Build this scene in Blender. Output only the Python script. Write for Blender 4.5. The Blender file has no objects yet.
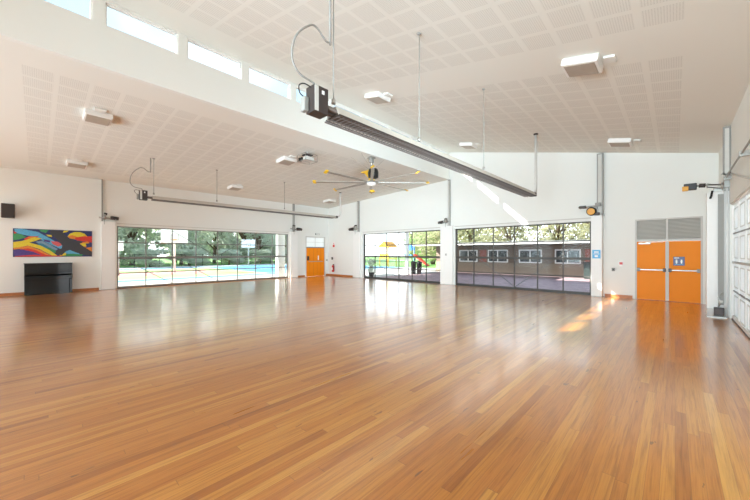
import bpy, bmesh, math, random
from mathutils import Vector, Matrix
random.seed(7)
scene = bpy.context.scene
col = scene.collection
PI = math.pi

# ------------------------------------------------------------------ room dimensions (metres)
XL, XR = -18.6, 1.0          # left and right wall planes
YB, YN = 14.7, -6.0          # back wall and near wall (behind the camera)
XC = -8.55                   # clerestory wall plane
ZEL, ZCL = 4.91, 5.46        # left ceiling height at the left wall / at the clerestory
ZCH, ZER = 6.88, 4.79        # right ceiling height at the clerestory / at the right wall
HW = 2.88                    # glazed door opening height

def zc_left(x):  return ZEL + (ZCL-ZEL)*(x-XL)/(XC-XL)
def zc_right(x): return ZCH + (ZER-ZCH)*(x-XC)/(XR-XC)

# ------------------------------------------------------------------ materials
def s2l(c):
    return tuple(((v/255)/12.92 if v/255 <= .04045 else ((v/255+.055)/1.055)**2.4) for v in c)

MATS = {}
def mat(name, rgb, rough=.5, metal=0., noise=.06, nscale=8., bump=0., spec=None, coat=0.):
    if name in MATS: return MATS[name]
    m = bpy.data.materials.new(name); m.use_nodes = True
    nt = m.node_tree; b = nt.nodes['Principled BSDF']
    c = s2l(rgb)
    b.inputs['Roughness'].default_value = rough
    b.inputs['Metallic'].default_value = metal
    if spec is not None: b.inputs['Specular IOR Level'].default_value = spec
    if coat: b.inputs['Coat Weight'].default_value = coat; b.inputs['Coat Roughness'].default_value = .08
    tc = nt.nodes.new('ShaderNodeTexCoord')
    n = nt.nodes.new('ShaderNodeTexNoise'); n.inputs['Scale'].default_value = nscale; n.inputs['Detail'].default_value = 4
    nt.links.new(tc.outputs['Object'], n.inputs['Vector'])
    mx = nt.nodes.new('ShaderNodeMix'); mx.data_type = 'RGBA'
    mx.inputs[6].default_value = tuple(v*(1-noise) for v in c)+(1,)
    mx.inputs[7].default_value = tuple(min(1, v*(1+noise)) for v in c)+(1,)
    nt.links.new(n.outputs['Fac'], mx.inputs[0]); nt.links.new(mx.outputs[2], b.inputs['Base Color'])
    if bump:
        bp = nt.nodes.new('ShaderNodeBump'); bp.inputs['Strength'].default_value = bump; bp.inputs['Distance'].default_value = .01
        nt.links.new(n.outputs['Fac'], bp.inputs['Height']); nt.links.new(bp.outputs['Normal'], b.inputs['Normal'])
    MATS[name] = m
    return m

class NG:
    """tiny node-expression helper"""
    def __init__(s, m): s.nt = m.node_tree
    def m(s, op, a, b=None, c=None):
        n = s.nt.nodes.new('ShaderNodeMath'); n.operation = op
        for i, v in enumerate((a, b, c)):
            if v is None: continue
            if isinstance(v, (int, float)): n.inputs[i].default_value = v
            else: s.nt.links.new(v, n.inputs[i])
        return n.outputs[0]
    def xyz(s):
        tc = s.nt.nodes.new('ShaderNodeTexCoord'); sp = s.nt.nodes.new('ShaderNodeSeparateXYZ')
        s.nt.links.new(tc.outputs['Object'], sp.inputs[0]); return sp.outputs
    def comb(s, x, y, z=0.):
        n = s.nt.nodes.new('ShaderNodeCombineXYZ')
        for i, v in enumerate((x, y, z)):
            if isinstance(v, (int, float)): n.inputs[i].default_value = v
            else: s.nt.links.new(v, n.inputs[i])
        return n.outputs[0]
    def white(s, vec):
        n = s.nt.nodes.new('ShaderNodeTexWhiteNoise'); n.noise_dimensions = '3D'
        s.nt.links.new(vec, n.inputs['Vector']); return n.outputs['Value']
    def noise(s, vec, scale, detail=3., rough=.5):
        n = s.nt.nodes.new('ShaderNodeTexNoise'); n.inputs['Scale'].default_value = scale
        n.inputs['Detail'].default_value = detail; n.inputs['Roughness'].default_value = rough
        s.nt.links.new(vec, n.inputs['Vector']); return n.outputs['Fac']
    def mix(s, f, a, b, mode='MIX'):
        n = s.nt.nodes.new('ShaderNodeMix'); n.data_type = 'RGBA'; n.blend_type = mode
        for i, v in ((0, f), (6, a), (7, b)):
            if isinstance(v, (int, float)): n.inputs[i].default_value = v
            elif isinstance(v, tuple): n.inputs[i].default_value = v if len(v) == 4 else v+(1,)
            else: s.nt.links.new(v, n.inputs[i])
        return n.outputs[2]
    def ramp(s, f, stops):
        n = s.nt.nodes.new('ShaderNodeValToRGB'); e = n.color_ramp.elements
        while len(e) < len(stops): e.new(.5)
        for k, (p, c) in enumerate(stops): e[k].position = p; e[k].color = c+(1,)
        s.nt.links.new(f, n.inputs[0]); return n.outputs[0]
    def rng(s, v, a, b):   # 1 when a<v<b
        return s.m('MULTIPLY', s.m('GREATER_THAN', v, a), s.m('LESS_THAN', v, b))

def newmat(name):
    m = bpy.data.materials.new(name); m.use_nodes = True; MATS[name] = m
    return m, NG(m), m.node_tree.nodes['Principled BSDF']

# floor: narrow hardwood strips running along Y
def floor_mat():
    m, g, b = newmat('timber_floor')
    x, y, z = g.xyz()
    W, L = .08, 2.4
    cx = g.m('FLOOR', g.m('DIVIDE', x, W))
    off = g.white(g.comb(cx, 3.1))
    yy = g.m('ADD', g.m('DIVIDE', y, L), g.m('MULTIPLY', off, 7.))
    ry = g.m('FLOOR', yy)
    r = g.white(g.comb(cx, ry, 1.7))
    base = g.ramp(r, [(0., s2l((164, 96, 30))), (.1, s2l((186, 114, 38))), (.5, s2l((196, 126, 45))), (.88, s2l((203, 137, 54))), (1., s2l((212, 151, 68)))])
    gv = g.comb(g.m('MULTIPLY', x, 34.), g.m('ADD', g.m('MULTIPLY', y, 1.3), g.m('MULTIPLY', r, 40.)))
    gr = g.noise(gv, 1., 5., .62)
    grain = g.ramp(gr, [(.25, (.50, .40, .26)), (.52, (1, .98, .90)), (.8, (1.0, 1.0, .92))])
    c = g.mix(.75, base, grain, 'MULTIPLY')
    fine = g.noise(g.comb(g.m('MULTIPLY', x, 110.), g.m('ADD', g.m('MULTIPLY', y, 2.2), g.m('MULTIPLY', r, 17.))), 1., 3., .6)
    c = g.mix(.6, c, g.ramp(fine, [(.3, (.66, .58, .46)), (.55, (1, 1, .96))]), 'MULTIPLY')
    big = g.noise(g.comb(g.m('MULTIPLY', x, 6.), g.m('MULTIPLY', y, .5), r), 1.2, 3.)
    c = g.mix(.35, c, g.ramp(big, [(.3, (.78, .72, .66)), (.7, (1, 1, 1))]), 'MULTIPLY')
    # knots and gum marks
    kn = g.noise(g.comb(g.m('MULTIPLY', x, 14.), g.m('MULTIPLY', y, 3.2), g.m('MULTIPLY', r, 9.)), 1., 2.)
    c = g.mix(g.m('MULTIPLY', g.m('GREATER_THAN', kn, .735), .6), c, (.10, .045, .018))
    fx = g.m('FRACT', g.m('DIVIDE', x, W)); fy = g.m('FRACT', yy)
    jx = g.m('LESS_THAN', fx, .022); jy = g.m('LESS_THAN', fy, .0016)
    j = g.m('MAXIMUM', jx, jy)
    c = g.mix(g.m('MULTIPLY', j, .55), c, (.09, .045, .02))
    m.node_tree.links.new(c, b.inputs['Base Color'])
    rr = g.m('ADD', .26, g.m('MULTIPLY', big, .05))
    m.node_tree.links.new(rr, b.inputs['Roughness'])
    b.inputs['Coat Weight'].default_value = 1.; b.inputs['Coat Roughness'].default_value = .15; b.inputs['Coat IOR'].default_value = 1.55; b.inputs['Specular IOR Level'].default_value = .35
    return m
FLOOR = floor_mat()

# ceiling: perforated plasterboard squares in fields separated by plain bands
def ceiling_mat(name, x0, px, xr, fields, gapx=.16, gapy=.16, py=.53):
    m, g, b = newmat(name)
    x, y, z = g.xyz()
    fx = g.m('FRACT', g.m('DIVIDE', g.m('SUBTRACT', x0, x), px))
    inx = g.m('MULTIPLY', g.m('GREATER_THAN', fx, 0.0), g.m('LESS_THAN', fx, 1-gapx))
    inx = g.m('MULTIPLY', inx, g.rng(x, xr[0], xr[1]))
    tot = None
    for (ya, yb) in fields:
        fy = g.m('FRACT', g.m('DIVIDE', g.m('SUBTRACT', y, ya), py))
        iy = g.m('MULTIPLY', g.m('LESS_THAN', fy, 1-gapy), g.rng(y, ya, yb))
        tot = iy if tot is None else g.m('MAXIMUM', tot, iy)
    msk = g.m('MULTIPLY', inx, tot)
    P = .032
    dx = g.m('SUBTRACT', g.m('FRACT', g.m('DIVIDE', x, P)), .5); dy = g.m('SUBTRACT', g.m('FRACT', g.m('DIVIDE', y, P)), .5)
    d = g.m('SQRT', g.m('ADD', g.m('MULTIPLY', dx, dx), g.m('MULTIPLY', dy, dy)))
    hole = g.m('LESS_THAN', d, .26)
    base = s2l((234, 234, 228)); dark = s2l((92, 86, 78))
    f = g.m('MULTIPLY', msk, g.m('ADD', g.m('MULTIPLY', hole, .22), .03))
    c = g.mix(f, base, dark)
    m.node_tree.links.new(c, b.inputs['Base Color'])
    b.inputs['Roughness'].default_value = .8; b.inputs['Specular IOR Level'].default_value = .2
    return m
CEIL_R = ceiling_mat('perforated_ceiling_high', .1, .545, (-7.5, .1), [(6.33-.53*20+.085, 6.33), (7.5, 14.6)])
CEIL_L = ceiling_mat('perforated_ceiling_low', -9.47, .53, (-17.42, -9.47), [(-.23-.545*0, 14.1)], py=.555)

WALL = mat('wall_paint', (235, 236, 232), .75, noise=.012, nscale=1.5, spec=.25)
WHITE = mat('white_enamel', (240, 239, 236), .45, noise=.02)
WHITE2 = mat('white_frosted_panel', (248, 249, 249), .4, noise=.01)
_nt = WHITE2.node_tree; _t = _nt.nodes.new('ShaderNodeBsdfTranslucent'); _t.inputs[0].default_value = (.93, .95, .95, 1)
_m = _nt.nodes.new('ShaderNodeMixShader'); _m.inputs[0].default_value = .45
_nt.links.new(_nt.nodes['Principled BSDF'].outputs[0], _m.inputs[1]); _nt.links.new(_t.outputs[0], _m.inputs[2]); _nt.links.new(_m.outputs[0], _nt.nodes['Material Output'].inputs[0])
SKIRT = mat('timber_skirting', (178, 110, 56), .4, noise=.15, nscale=20)
ORANGE = mat('orange_door_paint', (247, 143, 14), .5, noise=.03, nscale=3, spec=.25)
ORANGE_D = mat('orange_groove', (190, 96, 14), .5)
ALU = mat('aluminium_frame', (128, 126, 122), .45, .1, noise=.05)
DALU = mat('dark_bronze_frame', (70, 66, 61), .5, .1, noise=.05)
STEEL = mat('galvanised_steel', (168, 166, 160), .4, .6, noise=.12, nscale=25)
GREY = mat('grey_paint', (150, 149, 144), .5)
LGREY = mat('light_grey_paint', (205, 203, 198), .5)
LOUV = mat('louvre_grey', (206, 202, 194), .5, noise=.04)
BLACK = mat('black_plastic', (28, 27, 27), .4)
DARK = mat('dark_grey_metal', (66, 58, 56), .45, .3)
PIANO = mat('black_piano_lacquer', (8, 8, 9), .06, spec=.4)
IVORY = mat('ivory_keys', (235, 232, 220), .3)
BRASS = mat('brass', (196, 158, 84), .25, .9)
YEL = mat('yellow_plastic', (222, 178, 48), .45)
AMB = mat('amber_motor_cap', (226, 160, 44), .4)
GUARD = mat('guard_wire', (128, 120, 116), .5, .3)
HOOD = mat('reflector_steel', (184, 176, 165), .4, noise=.04)
BROWNGR = mat('burner_grille', (96, 84, 76), .5, .4)
DIFF = mat('light_diffuser', (176, 164, 150), .5)
RED = mat('red_paint', (206, 44, 34), .35)
BLUE_S = mat('light_blue_sign', (84, 172, 222), .4)
NAVY = mat('navy_sign', (26, 44, 104), .35)
PAPER = mat('white_print', (246, 246, 244), .5)
GRILL = mat('speaker_grille', (58, 50, 46), .7, noise=.2, nscale=200)
PINK = mat('pink_plastic', (226, 150, 146), .4)

def glass(name, tint, ior=1.45):
    m = bpy.data.materials.new(name); m.use_nodes = True; nt = m.node_tree
    nt.nodes.remove(nt.nodes['Principled BSDF']); out = nt.nodes['Material Output']
    t = nt.nodes.new('ShaderNodeBsdfTransparent'); t.inputs[0].default_value = tint+(1,)
    gl = nt.nodes.new('ShaderNodeBsdfGlossy'); gl.inputs['Roughness'].default_value = .02
    lw = nt.nodes.new('ShaderNodeLayerWeight'); lw.inputs[0].default_value = .5; g = NG(m)
    fr = g.m('ADD', .006, g.m('MULTIPLY', g.m('POWER', lw.outputs['Facing'], 5.), .4))
    mx = nt.nodes.new('ShaderNodeMixShader')
    nt.links.new(fr, mx.inputs[0]); nt.links.new(t.outputs[0], mx.inputs[1]); nt.links.new(gl.outputs[0], mx.inputs[2])
    nt.links.new(mx.outputs[0], out.inputs[0]); MATS[name] = m
    return m
GLASS = glass('tinted_glass', (.88, .90, .90))
GLASSC = glass('clear_glass', (.93, .95, .96))

# ------------------------------------------------------------------ mesh builder
class MB:
    def __init__(s): s.bm = bmesh.new(); s.mats = []
    def mi(s, m):
        if m not in s.mats: s.mats.append(m)
        return s.mats.index(m)
    def _set(s, fs, m):
        k = s.mi(m)
        for f in fs: f.material_index = k
    def box(s, x0, x1, y0, y1, z0, z1, m, bev=0., M=None):
        vs = [s.bm.verts.new(Vector(p) if M is None else M @ Vector(p)) for p in
              ((x0,y0,z0),(x1,y0,z0),(x1,y1,z0),(x0,y1,z0),(x0,y0,z1),(x1,y0,z1),(x1,y1,z1),(x0,y1,z1))]
        fs = [s.bm.faces.new([vs[i] for i in q]) for q in ((3,2,1,0),(4,5,6,7),(0,1,5,4),(1,2,6,5),(2,3,7,6),(3,0,4,7))]
        s._set(fs, m)
        if bev:
            es = list({e for f in fs for e in f.edges})
            r = bmesh.ops.bevel(s.bm, geom=es, offset=bev, segments=2, affect='EDGES', profile=.5)
            s._set(r['faces'], m)
        return s
    def prism(s, pts, vec, m):     # polygon (3D pts) extruded by vec
        v = Vector(vec)
        a = [s.bm.verts.new(Vector(p)) for p in pts]; b = [s.bm.verts.new(Vector(p)+v) for p in pts]
        n = len(pts); fs = [s.bm.faces.new(a[::-1]), s.bm.faces.new(b)]
        for i in range(n): fs.append(s.bm.faces.new((a[i], a[(i+1) % n], b[(i+1) % n], b[i])))
        s._set(fs, m); bmesh.ops.recalc_face_normals(s.bm, faces=fs); return s
    def tube(s, pts, r, m, n=10, closed=False, cap=True):
        pts = [Vector(p) for p in pts]; rings = []; N = len(pts)
        rr = r if isinstance(r, (list, tuple)) else [r]*N
        up = None
        for i, p in enumerate(pts):
            if closed: d = pts[(i+1) % N]-pts[i-1]
            else: d = pts[min(i+1, N-1)]-pts[max(i-1, 0)]
            d.normalize()
            if up is None:
                up = Vector((0, 0, 1)) if abs(d.z) < .9 else Vector((1, 0, 0))
            u = up - d*up.dot(d)
            if u.length < 1e-4: u = d.orthogonal()
            u.normalize(); w = d.cross(u); up = u
            rings.append([s.bm.verts.new(p+(u*math.cos(2*PI*k/n)+w*math.sin(2*PI*k/n))*rr[i]) for k in range(n)])
        fs = []
        for i in range(N if closed else N-1):
            A, B = rings[i], rings[(i+1) % N]
            for k in range(n): fs.append(s.bm.faces.new((A[k], A[(k+1) % n], B[(k+1) % n], B[k])))
        for f in fs: f.smooth = True
        if cap and not closed:
            fs += [s.bm.faces.new(rings[0][::-1]), s.bm.faces.new(rings[-1])]
        s._set(fs, m); return s
    def lathe(s, c, prof, m, n=24, axis='Z'):   # prof list of (r, h)
        ax = {'Z': (Vector((1,0,0)), Vector((0,1,0)), Vector((0,0,1))), 'X': (Vector((0,1,0)), Vector((0,0,1)), Vector((1,0,0))),
              'Y': (Vector((0,0,1)), Vector((1,0,0)), Vector((0,1,0)))}[axis]
        c = Vector(c); rings = []
        for r, h in prof:
            rings.append([s.bm.verts.new(c+ax[2]*h+(ax[0]*math.cos(2*PI*k/n)+ax[1]*math.sin(2*PI*k/n))*max(r, 1e-4)) for k in range(n)])
        fs = []
        for A, B in zip(rings, rings[1:]):
            for k in range(n): fs.append(s.bm.faces.new((A[k], A[(k+1) % n], B[(k+1) % n], B[k])))
        for f in fs: f.smooth = True
        fs += [s.bm.faces.new(rings[0][::-1]), s.bm.faces.new(rings[-1])]
        s._set(fs, m); return s
    def poly(s, pts, m):
        f = s.bm.faces.new([s.bm.verts.new(Vector(p)) for p in pts]); s._set([f], m); return s
    def build(s, name, parent=None, origin=None, label=None, cat=None, group=None, kind=None):
        me = bpy.data.meshes.new(name)
        if origin is not None and parent is None:
            bmesh.ops.translate(s.bm, verts=s.bm.verts, vec=-Vector(origin))
        s.bm.to_mesh(me); s.bm.free()
        for m in s.mats: me.materials.append(m)
        o = bpy.data.objects.new(name, me); col.objects.link(o)
        if parent is not None: o.parent = parent
        if origin is not None and parent is None: o.location = origin
        return tag(o, label, cat, group, kind)

def tag(o, label=None, cat=None, group=None, kind=None):
    if label: o['label'] = label
    if cat: o['category'] = cat
    if group: o['group'] = group
    if kind: o['kind'] = kind
    return o
def empty(name, loc, label=None, cat=None, group=None, kind=None, rz=0.):
    o = bpy.data.objects.new(name, None); col.objects.link(o); o.location = loc; o.rotation_euler = (0, 0, rz)
    o.empty_display_size = .1
    return tag(o, label, cat, group, kind)
def copy_tree(o, parent=None):
    c = o.copy(); col.objects.link(c)
    if parent is not None: c.parent = parent
    for ch in [k for k in bpy.data.objects if k.parent == o and k.name != c.name]:
        if ch.parent == o: copy_tree(ch, c)
    return c
def local(mb_fn, root_loc):  # helper to build geometry in world numbers under an empty
    pass
def part(mb, name, root, **kw):
    """geometry given in world coordinates, stored relative to an unrotated root"""
    r = root
    off = Vector((0, 0, 0))
    while r is not None:
        off += Vector(r.location); r = r.parent
    bmesh.ops.translate(mb.bm, verts=mb.bm.verts, vec=-off)
    return mb.build(name, parent=root, **kw)
def S(mb, name, label, cat='structure'):
    o = mb.build(name); o['kind'] = 'structure'; o['label'] = label; o['category'] = cat; return o

# ------------------------------------------------------------------ shell
S(MB().box(XL-.25, XR+.25, YN-.25, YB+.25, -.2, 0, FLOOR), 'floor', 'polished honey timber strip floor of the hall', 'floor')

# ceilings as sloped slabs
def slab(name, x0, z0, x1, z1, m, label, t=.2):
    S(MB().prism([(x0, YN-.2, z0), (x1, YN-.2, z1), (x1, YN-.2, z1+t), (x0, YN-.2, z0+t)], (0, YB-YN+.4, 0), m), name, label, 'ceiling')
slab('ceiling_left', XL-.2, zc_left(XL-.2), XC-.12, zc_left(XC-.12), CEIL_L, 'lower sloping white perforated ceiling on the left side of the hall')
slab('ceiling_right', XC-.14, zc_right(XC-.14), XR+.2, zc_right(XR+.2), CEIL_R, 'high sloping white perforated ceiling on the right side of the hall')

def wall_x(name, xa, xb, y0, y1, z0, z1, openings, m, label):
    """wall slab between planes xa..xb, spanning y, with rectangular openings (ya,yb,za,zb)"""
    mb = MB(); ys = sorted({y0, y1, *[o[0] for o in openings], *[o[1] for o in openings]})
    for a, b in zip(ys, ys[1:]):
        z = z0
        for o in sorted([o for o in openings if o[0] <= a+1e-6 and o[1] >= b-1e-6], key=lambda q: q[2]):
            if o[2] > z: mb.box(xa, xb, a, b, z, o[2], m)
            z = o[3]
        if z < z1: mb.box(xa, xb, a, b, z, z1, m)
    return S(mb, name, label, 'wall')
def wall_y(name, ya, yb, x0, x1, ztop, openings, m, label):
    """wall slab between planes ya..yb whose top follows ztop(x)"""
    mb = MB(); xs = sorted({x0, x1, XC, *[o[0] for o in openings], *[o[1] for o in openings]})
    xs = [v for v in xs if x0 <= v <= x1]
    for a, b in zip(xs, xs[1:]):
        z = 0.
        f = ztop(a+1e-4), ztop(b-1e-4)
        for o in sorted([o for o in openings if o[0] <= a+1e-6 and o[1] >= b-1e-6], key=lambda q: q[2]):
            if o[2] > z: mb.box(a, b, ya, yb, z, o[2], m)
            z = o[3]
        mb.prism([(a, ya, z), (b, ya, z), (b, ya, f[1]), (a, ya, f[0])], (0, yb-ya, 0), m)
    return S(mb, name, label, 'wall')
ztop = lambda x: (zc_left(x) if x < XC else zc_right(x))

D1 = (-14.95, -9.08); D2 = (-8.22, -2.37); DL = (2.49, 11.37); DR = (6.1, 11.95)
DD = (-1.045, .655)                     # double orange door
SD = (12.72, 14.40)                     # single orange door on left wall
wall_x('wall_left', XL-.22, XL, YN-.2, YB+.2, 0, ZEL+.02, [(DL[0], DL[1], 0, HW), (SD[0], SD[1], 0, 2.80)], WALL, 'white left wall with the wide glazed door, mural and piano')
wall_y('wall_back', YB, YB+.22, XL-.2, XR+.2, ztop, [(D1[0], D1[1], 0, HW), (D2[0], D2[1], 0, HW), (DD[0], DD[1], 0, 2.84)], WALL, 'white gabled back wall with two glazed doors and orange double doors')
wall_x('wall_right', XR, XR+.22, YN-.2, YB+.2, 0, ZER+.02, [(DR[0], DR[1], 0, HW), (1.2, 5.3, 0, HW), (-5.5, -1.0, 0, HW)], WALL, 'white right wall with white sectional door')  # the two openings nearer the viewer are invented to let in light
wall_y('wall_near', YN-.22, YN, XL-.2, XR+.2, ztop, [(-17.8, -13.0, 0, 3.9), (-12.6, -9.0, 0, 3.9), (-8.2, -4.2, 0, 4.3), (-3.8, .5, 0, 3.9)], WALL, 'unseen white near wall with tall openings made up to let in light')  # these openings are invented to light the hall from behind
CW = .955; CP = 1.515
cl_open = []
k0 = -1
for k in range(k0, 9):
    a = CW+CP*k
    cl_open.append((a, a+1.32, 6.34, 6.83))
wall_x('wall_clerestory', XC-.12, XC, YN-.2, YB+.2, ZCL-.01, 6.93, cl_open, WALL, 'white clerestory wall band between the low and high ceilings')
for nm, a, za, b, zb, lb in (('roof_left', XL-.5, zc_left(XL-.5), XC-.15, zc_left(XC-.15), 'grey metal roof over the low side'), ('roof_right', XC-.66, zc_right(XC-.66), XR+.5, zc_right(XR+.5), 'grey metal roof over the high side')):  # unseen roofs: grey added to cut bounced sun, high overhang shaped to thin sun streak
    S(MB().prism([(a, YN-.5, za+.205), (b, YN-.5, zb+.205), (b, YN-.5, zb+.27), (a, YN-.5, za+.27)], (0, YB-YN+1., 0), mat('roof_metal', (92, 94, 96), .5)), nm, lb, 'roof')
# beam soffit between low ceiling and clerestory wall is the slab edge itself

for i, (a, b, z0, z1) in enumerate(cl_open):
    w = empty('window_%d' % (i+1), (XC-.06, (a+b)/2, z0)); w['kind'] = 'structure'; w['label'] = 'clerestory window strip pane %s' % ('nearest the viewer' if i == 0 else 'in the high row under the sloping ceiling'); w['category'] = 'window'
    f = MB(); t = .03
    f.box(XC-.10, XC-.03, a, b, z0, z0+t, WHITE).box(XC-.10, XC-.03, a, b, z1-t, z1, WHITE)
    f.box(XC-.10, XC-.03, a, a+t, z0+t, z1-t, WHITE).box(XC-.10, XC-.03, b-t, b, z0+t, z1-t, WHITE)
    part(f, 'window_frame', w)
    part(MB().box(XC-.072, XC-.064, a+t, b-t, z0+t, z1-t, GLASSC), 'window_pane', w)

# skirting boards
def skirt(name, boxes, label):
    mb = MB()
    for b in boxes: mb.box(*b, 0, .11, SKIRT)
    S(mb, name, label, 'baseboard')
skirt('baseboard_left', [(XL, XL+.02, YN, 1.86), (XL, XL+.02, 12.1, SD[0]-.07), (XL, XL+.02, SD[1]+.07, YB)], 'timber skirting board along the left wall')
skirt('baseboard_back', [(XL, -15.95, YB-.02, YB), (-1.93, DD[0]-.07, YB-.02, YB)], 'timber skirting board along the back wall')

# ------------------------------------------------------------------ white posts between the doors
def post(x0, x1, y0, y1, h, n, label):
    mb = MB(); mb.box(x0, x1, y0, y1, 0, h, WHITE, .006); mb.box(x0-.006, x1+.006, y0-.006, y1+.006, 0, .035, LGREY)
    S(mb, 'trim_%d' % n, label, 'column')
post(XL, XL+.16, 1.93, 2.42, 3.05, 1, 'white door post left of the long glazed door')
post(XL, XL+.16, 11.46, 11.98, 3.05, 2, 'white door post between long glazed door and single orange door')
post(-15.78, -15.12, YB-.12, YB, 3.05, 3, 'white door post at the left side of the back wall')
post(-9.02, -8.30, YB-.12, YB, 3.05, 4, 'wide white door post between the two back glazed doors')
post(-2.32, -1.98, YB-.30, YB, 3.05, 5, 'white door post carrying a blue sign')
post(.60, XR, 12.0, 12.3, 3.22, 6, 'white door post on the right wall')

# vertical guide poles running up to the ceiling above each post
def pole(name, x, y, z0, z1, label, w=.05, m=GREY):
    mb = MB(); mb.box(x-w, x+w, y-w*.6, y+w*.6, z0, z1, m).box(x-w*.55, x+w*.55, y-w*.75, y+w*.75, z0, z1-.05, LGREY)
    mb.box(x-w*1.4, x+w*1.4, y-w*.6, y+w*.6, z0, z0+.03, STEEL)
    mb.build(name, label=label, cat='steel pole', origin=(x, y, z0))
pole('guide_pole', XL+.05, 1.965, 3.05, zc_left(XL+.1), 'slim grey steel pole above the post beside the mural', .035)
pole('guide_pole', XL+.07, 11.72, 3.05, zc_left(XL+.1), 'grey steel pole above post left of the single orange door', .07)
pole('guide_pole', -15.34, YB-.06, 3.05, zc_left(-15.3), 'grey steel pole above the post at left end of back wall', .075)
pole('guide_pole', -8.52, YB-.06, 3.05, ZCL-.02, 'grey steel pole on the wide post between the back glazed doors', .055)
pole('guide_pole', -2.06, YB-.10, 3.05, zc_right(-1.9)-.02, 'tall grey steel column above the post with the blue sign', .10)
pole('guide_pole', XR-.07, 11.69, 3.6, zc_right(XR)-.02, 'grey steel pole high on right wall above white sectional door', .065)

# ------------------------------------------------------------------ sectional glazed doors
def sect_door(name, label, axis, plane, a0, a1, nc, braces, dark=False, frosted=False, sgn=1):
    """axis 'x': lies in plane y=plane and runs along X; axis 'y': plane x=plane, runs along Y.  sgn=+1 outside is the positive side"""
    root = empty(name, (0, 0, 0)); root['kind'] = 'structure'; root['label'] = label; root['category'] = 'sectional door'
    if axis == 'x': root.location = ((a0+a1)/2, plane, 0)
    else: root.location = (plane, (a0+a1)/2, 0)
    def bx(mb, u0, u1, d0, d1, z0, z1, m):
        d0, d1 = plane+sgn*d0, plane+sgn*d1
        if d0 > d1: d0, d1 = d1, d0
        if axis == 'x': mb.box(u0, u1, d0, d1, z0, z1, m)
        else: mb.box(d0, d1, u0, u1, z0, z1, m)
    FM = WHITE if frosted else (DALU if dark else ALU); VM = WHITE if frosted else (DALU if dark else ALU)
    j = MB(); bx(j, a0, a0+.05, -.03, .08, 0, HW, FM); bx(j, a1-.05, a1, -.03, .08, 0, HW, FM); bx(j, a0, a1, -.03, .08, HW-.045, HW, FM)
    part(j, 'door_frame', root)
    b = MB(); bx(b, a0+.05, a1-.05, -.02, .05, 0, .10, FM); bx(b, a0+.05, a1-.05, -.03, .06, 0, .02, BLACK); part(b, 'bottom_rail', root)
    q = (HW-.045)/4
    for k in range(1, 4):
        r = MB(); h = (.022 if k == 2 else .014) if frosted else (.05 if k == 2 else .024)
        bx(r, a0+.05, a1-.05, -.025 if k == 2 else -.01, .045, k*q-h, k*q+h, STEEL if frosted and k == 2 else (FM if (k == 2 or dark) else ALU)); part(r, 'horizontal_rail', root)
    w = (a1-a0)/nc
    for k in range(1, nc):
        v = MB(); bx(v, a0+k*w-.022, a0+k*w+.022, -.005, .04, .10, HW-.045, VM); part(v, 'mullion', root)
    p = MB(); bx(p, a0+.05, a1-.05, .012, .020, .10, HW-.045, WHITE2 if frosted else GLASS)
    part(p, 'panel' if frosted else 'glass_pane', root)
    for (u0, z0, u1, z1) in braces:
        d = plane+sgn*.075
        A = (u0, d, z0) if axis == 'x' else (d, u0, z0); B = (u1, d, z1) if axis == 'x' else (d, u1, z1)
        part(MB().tube([A, B], .014, ALU, 6), 'brace_rod', root)
    if frosted:
        for k in range(4):
            for c in range(nc):
                e = MB(); u = a0+c*w
                bx(e, u+.13, u+.155, -.004, .012, k*q+.12, (k+1)*q-.12, LGREY); bx(e, u+w-.155, u+w-.13, -.004, .012, k*q+.12, (k+1)*q-.12, LGREY)
                bx(e, u+.13, u+w-.13, -.004, .012, k*q+.10, k*q+.12, LGREY); bx(e, u+.13, u+w-.13, -.004, .012, (k+1)*q-.12, (k+1)*q-.10, LGREY)
                part(e, 'raised_moulding', root)
    return root
sect_door('door_1', 'long glazed sectional door in the left wall facing the sports court', 'y', XL-.08, *DL, 8,
          [(2.6, 1.44, 4.7, .1), (4.7, 2.8, 6.93, 1.44), (6.93, 1.44, 9.15, 2.8), (4.7, 1.44, 6.93, .1)], sgn=-1)
sect_door('door_2', 'glazed sectional door at the left of the back wall facing the playground', 'x', YB+.10, *D1, 6,
          [(-14.9, 1.44, -12.0, .1), (-12.0, .1, -9.1, 1.44)], dark=True)
sect_door('door_3', 'glazed sectional door in the back wall facing the brown brick building', 'x', YB+.10, *D2, 6,
          [(-8.1, 2.2, -5.3, .1), (-5.3, .1, -2.45, 2.3)], dark=True)
sect_door('door_4', 'white panelled sectional door in the right wall', 'y', XR+.06, *DR, 6, [], frosted=True)

# header trim over the back doors
for n, (a, b) in enumerate((D1, D2)):
    S(MB().box(a-.02, b+.02, YB-.02, YB, 2.98, 3.02, LGREY), 'trim_%d' % (7+n), ('thin grey header line over the %s back glazed door' % ('left', 'right')[n]), 'trim')
S(MB().box(XL, XL+.02, DL[0], DL[1], 2.98, 3.01, LGREY), 'trim_9', 'thin header line over the long left glazed door', 'trim')

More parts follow.
